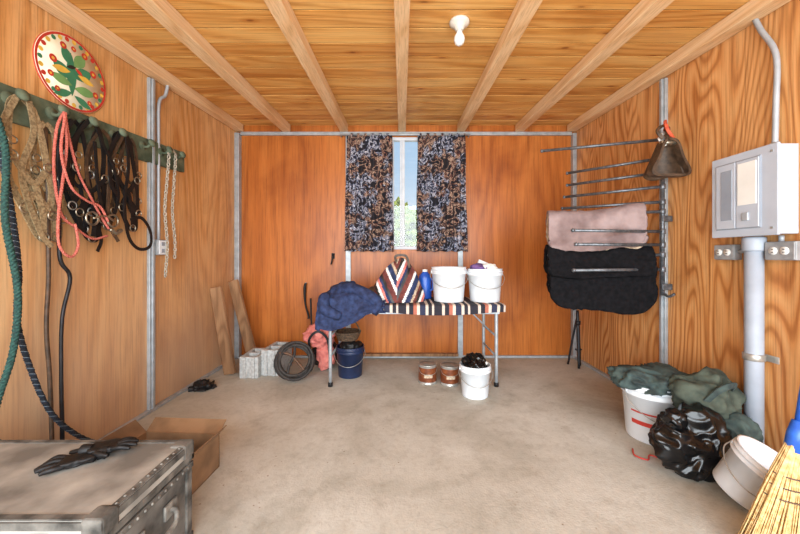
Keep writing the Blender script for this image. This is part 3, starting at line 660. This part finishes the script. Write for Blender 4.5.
o.M=Matrix.Translation((-.50,3.05,.275)); o.lathe([(.001,.045),(.085,.045),(.115,.12),(.12,.125),(.112,.125),(.08,.055),(.001,.055)],(0,0,0),'wicker',seg=32)
for i in range(5): o.ring((0,0,.055+i*.015),.09+.0065*i,.006,'wicker',nrm=(0,0,1),seg=28)
o.tube([(-.115,0,.12),(-.07,0,.2),(0,0,.225),(.07,0,.2),(.115,0,.12)],.007,'wicker'); o.M=Matrix(); o.done()
# ---------------------------------------------------------------- right wall: rack and saddle pads
o=B('saddle_rack'); px_,py_=1.80,2.28
o.cyl((px_,py_,.82),(px_,py_,1.93),.013,'rackm')
for z in (.88,1.35,1.86): o.box((px_-.01,py_-.015,z-.02),(XR-.001,py_+.015,z+.02),'rackm',.003)
o.tube([(px_,py_,.84),(px_,py_-.05,.82),(px_+.01,py_-.09,.84)],.009,'rackm')
arms=[(1.898,1.08,2.53),(1.77,1.36,2.70),(1.672,1.36,2.70),(1.573,1.33,2.69),(1.467,1.27,2.60),(1.40,1.14,2.52),(1.262,1.13,2.17),(1.10,1.12,2.50),(1.00,1.13,2.16),(1.17,1.15,2.17)]
for z,x,y in arms:
    o.tube([(px_,py_,z),(x,y,z)],.0105,'rackm',raw=True,seg=12); o.lathe([(.014,-.02),(.018,-.015),(.018,.015),(.014,.02)],(px_,py_,z),'rackm',seg=16)
    d=(Vector((x,y,z))-Vector((px_,py_,z))).normalized(); o.lathe([(.001,0),(.012,.0),(.014,.008),(.010,.016),(.001,.018)],(x,y,z),'rackm',seg=12,axis=d)
o.done()
def pad(name,A,Bp,z,dropf,dropb,half,mks,seed=0,corner=.12,slope=0):
    A=Vector(A);Bp=Vector(Bp); d=(Bp-A).normalized(); n=Vector((d.y,-d.x,0)); n=n if n.y<0 else -n
    o=B(name); L=(Bp-A).length
    for li,(mk,off,sh,thk) in enumerate(mks):
        def f(u,v):
            t=u; e=min(t,1-t)*L
            cut=0
            if e<corner: cut=corner-math.sqrt(max(0,corner**2-(corner-e)**2))
            F=dropf-sh-cut*.9; Bk=dropb-sh-cut*.9; r=half+off
            tot=F+math.pi*r*.8+Bk; s=v*tot
            if s<F: oz=-F+s; ox=r+.03*(F-s)/max(F,.01)
            elif s<F+math.pi*r*.8:
                a=(s-F)/(r*.8); ox=r*math.cos(a); oz=r*.75*math.sin(a)
            else: oz=-(s-F-math.pi*r*.8); ox=-r
            w=.016*noise.noise(Vector((u*5+seed,v*4,li)))+.007*noise.noise(Vector((u*14,v*12,seed)))
            p=A.lerp(Bp,t); p=p+n*(ox+w)
            return Vector((p.x,p.y,z+oz+w*.6+slope*(1-t)+.012*math.sin(u*6+seed)))
        nu,nv=60,60
        P=[[f(i/nu,j/nv) for i in range(nu+1)] for j in range(nv+1)]
        def nrm(i,j):
            a=P[j][min(i+1,nu)]-P[j][max(i-1,0)]; b_=P[min(j+1,nv)][i]-P[max(j-1,0)][i]; c=a.cross(b_); return c.normalized() if c.length>1e-9 else Vector((0,0,1))
        vs=[];fs=[]
        for sg in (1,-1):
            for j in range(nv+1):
                for i in range(nu+1): vs.append(P[j][i]+nrm(i,j)*sg*thk/2)
        off2=(nu+1)*(nv+1)
        Wd=nu+1
        for j in range(nv):
            for i in range(nu):
                q=[j*Wd+i,j*Wd+i+1,(j+1)*Wd+i+1,(j+1)*Wd+i]; fs.append(q); fs.append([off2+x for x in q[::-1]])
        for i in range(nu):
            fs.append([i,off2+i,off2+i+1,i+1]); k2=nv*Wd; fs.append([k2+i,k2+i+1,off2+k2+i+1,off2+k2+i])
        for j in range(nv):
            fs.append([j*Wd,(j+1)*Wd,off2+(j+1)*Wd,off2+j*Wd]); k2=nu; fs.append([j*Wd+k2,off2+j*Wd+k2,off2+(j+1)*Wd+k2,(j+1)*Wd+k2])
        o.add(vs,fs,mk,True)
    return o
pad('saddle_pad',(1.11,2.52,0),(1.70,2.335,0),1.40,.265,.22,.035,[('fleece',0,.0,.024),('mauve',.028,.02,.022)],seed=2,corner=.06,slope=-.03).done()
o=pad('saddle_pad',(1.11,2.50,0),(1.75,2.32,0),1.09,.39,.36,.035,[('blackfelt',0,.02,.024),('blackfelt',.03,.0,.022)],seed=6,corner=.16); o.done()
o=pad('saddle_pad',(1.09,2.50,0),(1.74,2.33,0),1.095,.15,.15,.085,[('blackfelt',0,.0,.03)],seed=9,corner=.05); o.done()
# hooded stirrup hanging from the rack top
o=B('stirrup'); c=Vector((1.70,2.10,1.70))
o.strap([(1.79,2.25,1.93),(1.75,2.17,1.92),(1.71,2.12,1.87),(1.70,2.10,1.80)],.03,.006,'brownl',nrm=(0,1,0))
o.strap([(1.78,2.24,1.95),(1.73,2.16,1.97),(1.69,2.12,1.95),(1.70,2.10,1.88),(1.74,2.10,1.83)],.014,.005,'orange',nrm=(0,1,0),twist=.5)
o.strap([(1.80,2.22,1.95),(1.70,2.14,1.94),(1.64,2.12,1.90),(1.66,2.10,1.84)],.014,.005,'brownl',nrm=(0,1,0),twist=.5)
o.strap([(1.78,2.24,1.93),(1.72,2.17,1.90),(1.66,2.13,1.85),(1.68,2.10,1.80)],.012,.005,'label',nrm=(0,1,0),twist=.6)
fr=[(c.x-.035,c.y,c.z+.12),(c.x-.075,c.y,c.z+.02),(c.x-.115,c.y,c.z-.08),(c.x,c.y,c.z-.095),(c.x+.115,c.y,c.z-.08),(c.x+.075,c.y,c.z+.02),(c.x+.035,c.y,c.z+.12)]
o.strap(fr,.04,.012,'brownl',nrm=(1,0,.4),closed=True,n=6)
def f(u,v):
    a=math.pi*(u-.5); w=.115-.075*v
    return Vector((c.x+w*math.sin(a),c.y+.02+.13*math.cos(a)*(1-v*.55),c.z-.085+.20*v+.01*math.sin(u*9)))
o.grid(f,30,16,'brownl')
o.cyl((c.x-.05,c.y,c.z+.115),(c.x+.05,c.y,c.z+.115),.012,'brass'); o.done(solid=.006)
# ---------------------------------------------------------------- electrical panel
o=B('electrical_panel'); x0=1.755; y0,y1,z0,z1=1.54,1.87,1.195,1.63
o.box((x0+.012,y0+.006,z0+.006),(XR,y1-.006,z1-.006),'panel',.003); o.box((x0,y0,z0),(x0+.014,y1,z1),'panel',.004)
o.box((x0-.006,y0+.07,z0+.04),(x0+.001,y1-.03,z1-.04),'panel_d',.003)
o.box((x0-.010,y0+.19,z0+.045),(x0-.004,y1-.035,z1-.045),'panel',.003); o.box((x0-.010,y0+.075,z0+.045),(x0-.004,y0+.185,z1-.045),'panel',.003)
o.box((x0-.0125,y0+.085,z0+.16),(x0-.009,y0+.175,z1-.06),'label',.001)
o.box((x0-.0125,y0+.205,z0+.09),(x0-.009,y0+.265,z1-.08),'panel_d',.001)
o.box((x0-.018,y0+.12,z0+.08),(x0-.008,y0+.15,z0+.12),'conduit',.003)
o.box((x0-.003,y0+.02,z1-.04),(x0,y0+.03,z1-.03),'tin'); o.box((x0-.003,y0+.02,z0+.03),(x0,y0+.03,z0+.04),'tin')
o.lathe([(.018,0),(.018,.02),(.014,.02)],(1.82,1.61,z1-.002),'tin',seg=16)
o.tube([(1.82,1.61,z1),(1.825,1.61,1.85),(1.83,1.61,2.02),(1.83,1.625,2.12),(1.83,1.68,2.24),(1.83,1.71,2.32)],.012,'conduit',seg=12); o.done()
o=B('electrical_conduit'); yc=1.70; xc=1.813
o.cyl((xc,yc,.0),(xc,yc,z0-.002),.037,'pvc',seg=28); o.lathe([(.044,0),(.046,.01),(.046,.06),(.044,.07)],(xc,yc,z0-.075),'pvc',seg=28)
o.lathe([(.042,0),(.044,.004),(.044,.03),(.042,.034)],(xc,yc,.56),'tin',seg=28); o.box((XR-.004,yc-.075,.56),(XR,yc+.075,.594),'tin',.001)
o.lathe([(.008,0),(.008,.01),(.001,.012)],(XR-.012,yc+.06,.577),'tin',seg=8,axis=(-1,0,0)); o.done()
def outlet(y,z,w=.115,h=.085):
    o=B('electrical_outlet'); o.box((XR-.045,y-w/2,z-h/2),(XR,y+w/2,z+h/2),'outlet',.004); o.box((XR-.05,y-w/2+.003,z-h/2+.003),(XR-.044,y+w/2-.003,z+h/2-.003),'outlet',.002)
    for s in (-1,1):
        cy2=y+s*.024; o.lathe([(.019,0),(.019,.004),(.001,.004)],(XR-.05,cy2,z),'label',seg=18,axis=(-1,0,0))
        for dz in (-.007,.007): o.box((XR-.056,cy2-.003,z+dz-.002),(XR-.0535,cy2+.005,z+dz+.002),'sblack')
    return o
o=outlet(1.86,1.115); o.cyl((XR-.02,1.80,1.12),(XR-.02,1.75,1.12),.010,'conduit'); o.done()
o=outlet(1.585,1.12,.13,.09); o.cyl((XR-.02,1.60,1.165),(XR-.02,1.60,1.195),.010,'conduit'); o.done()
o=B('folded_tripod_stand')
o.tube([(1.71,3.22,.56),(1.71,3.2,.3),(1.70,3.17,.01)],[.014,.018,.012],'blackm'); o.tube([(1.71,3.22,.50),(1.74,3.24,.25),(1.76,3.26,.01)],.010,'blackm'); o.tube([(1.71,3.22,.50),(1.68,3.26,.25),(1.66,3.30,.01)],.010,'blackm')
o.tube([(1.67,3.22,.57),(1.71,3.22,.585),(1.76,3.22,.57)],.012,'blackm'); o.lathe([(.024,0),(.026,.02),(.024,.04)],(1.71,3.21,.42),'blackm',seg=14)
o.tube([(1.68,3.2,.19),(1.71,3.19,.17),(1.75,3.22,.18)],.008,'blackm'); o.done()
# ---------------------------------------------------------------- right foreground pile
o=B('plastic_bucket'); bucket(o,(1.52,2.01,0),.155,.33,'white'); o.M=Matrix()
o.blob((1.53,2.01,.345),(.185,.16,.065),'teal',amp=.4,freq=6,seed=11,crease=1.0)
rb=.155*.84
for zz0,zz1 in ((.10,.125),(.17,.18)):
    f0=lambda z:rb+.155*.16*.8*(z/(.33*.8))+.0012
    for k in range(26):
        a=math.radians(-170+k*6); a2=math.radians(-170+(k+1)*6)
        o.add([(1.52+f0(z)*math.cos(q),2.01+f0(z)*math.sin(q),z) for q,z in ((a,zz0),(a2,zz0),(a2,zz1),(a,zz1))],[[0,1,2,3]],'sred',False)
o.done()
o=B('canvas_bag')
cl=lambda p: Vector((min(p.x,1.765),p.y,p.z))
o.blob((1.64,1.80,.32),(.15,.11,.13),'olive',amp=.3,freq=5,seed=13,crease=1.0,fn=cl)
o.blob((1.68,1.79,.14),(.10,.09,.16),'olive',amp=.2,freq=5,seed=14,crease=.9,floor=0,sub=4,fn=cl)
o.blob((1.70,1.68,.20),(.08,.07,.08),'teal',amp=.3,freq=6,seed=15,crease=1.0,fn=cl)
o.strap([(1.55,1.70,.33),(1.60,1.66,.42),(1.68,1.67,.44),(1.73,1.72,.40)],.03,.006,'teal',nrm=(0,1,0)); o.done()
o=B('garbage_bag'); o.blob((1.48,1.67,.15),(.175,.10,.165),'blackpl',amp=.22,freq=5,seed=17,crease=1.1,floor=0,sub=6)
o.blob((1.37,1.66,.27),(.05,.045,.05),'blackpl',amp=.35,freq=10,seed=18,crease=.9,sub=4); o.done()
o=B('plastic_bucket'); bucket(o,(1.50,1.47,.048),.115,.21,'white',tilt=Matrix.Rotation(-.9,4,'Z')@Matrix.Rotation(math.radians(28),4,'Y'),bail=True); o.M=Matrix(); o.done()
o=B('red_strap'); o.tube([(1.30,1.86,.008),(1.27,1.80,.008),(1.31,1.76,.008),(1.35,1.80,.008),(1.38,1.78,.008)],.004,'sred'); o.done()
# broom
o=B('broom'); base=Vector((1.365,1.20,.0)); d=Vector((.19,.02,1)).normalized(); sx=Vector((1,0,-.19)).normalized(); sy=Vector((0,1,0)); random.seed(5)
neck=base+d*.42
for i in range(620):
    a=random.uniform(-1,1); b_=random.uniform(-1,1)*math.sqrt(1-a*a*.7)
    e=base+sx*(a*.135+random.uniform(-.006,.006))+sy*(b_*.038)+d*(random.uniform(0,.05)); e.z=max(e.z,.004)
    m1=base+d*.20+sx*(a*.088+random.uniform(-.004,.004))+sy*(b_*.034); n1=neck+sx*(a*.022)+sy*(b_*.018)
    m2=base+d*.31+sx*(a*.058)+sy*(b_*.026)
    o.tube([n1,m2,m1,e],[.0034,.0032,.0026,.0018],'straw',seg=4,n=3)
def sec(t,w,dp,mk,r=.0025):
    c=base+d*t; o.tube([c+sx*(math.cos(k*math.pi/10)*w)+sy*(math.sin(k*math.pi/10)*dp) for k in range(20)],r,mk,seg=6,closed=True,raw=True)
sec(.30,.062,.032,'stitch'); sec(.26,.072,.035,'stitch'); sec(.22,.084,.037,'stitch')
o.tube([neck-d*.03,neck+d*.03,neck+d*.08],[.030,.028,.020],'bluehandle',seg=16,raw=True)
o.tube([neck+d*.05,neck+d*.92],.0135,'bluehandle',seg=14,raw=True); o.done()
# ---------------------------------------------------------------- lights, world, camera
w=D.worlds.new('World'); bpy.context.scene.world=w; w.use_nodes=True; nt=w.node_tree; bg=nt.nodes['Background']
tc=N(nt,'ShaderNodeTexCoord'); sp=N(nt,'ShaderNodeSeparateXYZ'); nt.links.new(tc.outputs['Generated'],sp.inputs[0])
nt.links.new(ramp(nt,sp.outputs['Z'],[(0,lin((216,232,244))),(.25,lin((180,212,240))),(.8,lin((150,190,234)))]),bg.inputs['Color']); bg.inputs['Strength'].default_value=1.05
s=D.lights.new('sun','SUN'); s.energy=5.5; s.angle=.02; so=D.objects.new('sun',s); bpy.context.scene.collection.objects.link(so)
so.rotation_euler=Vector((.12,.52,-1)).to_track_quat('-Z','Y').to_euler()
def area(name,loc,dirv,sx,sy,e,col):
    a=D.lights.new(name,'AREA'); a.shape='RECTANGLE'; a.size=sx; a.size_y=sy; a.energy=e; a.color=col
    ob=D.objects.new(name,a); ob.location=loc; ob.rotation_euler=Vector(dirv).to_track_quat('-Z','Y').to_euler(); bpy.context.scene.collection.objects.link(ob)
area('doorway_daylight',(0,-2.0,1.5),(0,1,.05),4.5,3.0,440,(.90,.96,1))
cam=D.cameras.new('camera'); cam.sensor_width=36; cam.lens=330/800*36; cam.shift_x=-2/800; cam.shift_y=-12/800; cam.clip_start=.02
co=D.objects.new('camera',cam); co.location=(0,0,1.10); co.rotation_euler=(math.radians(90),0,0); bpy.context.scene.collection.objects.link(co); bpy.context.scene.camera=co
sc=bpy.context.scene; sc.view_settings.view_transform='Standard'; sc.view_settings.look='None'
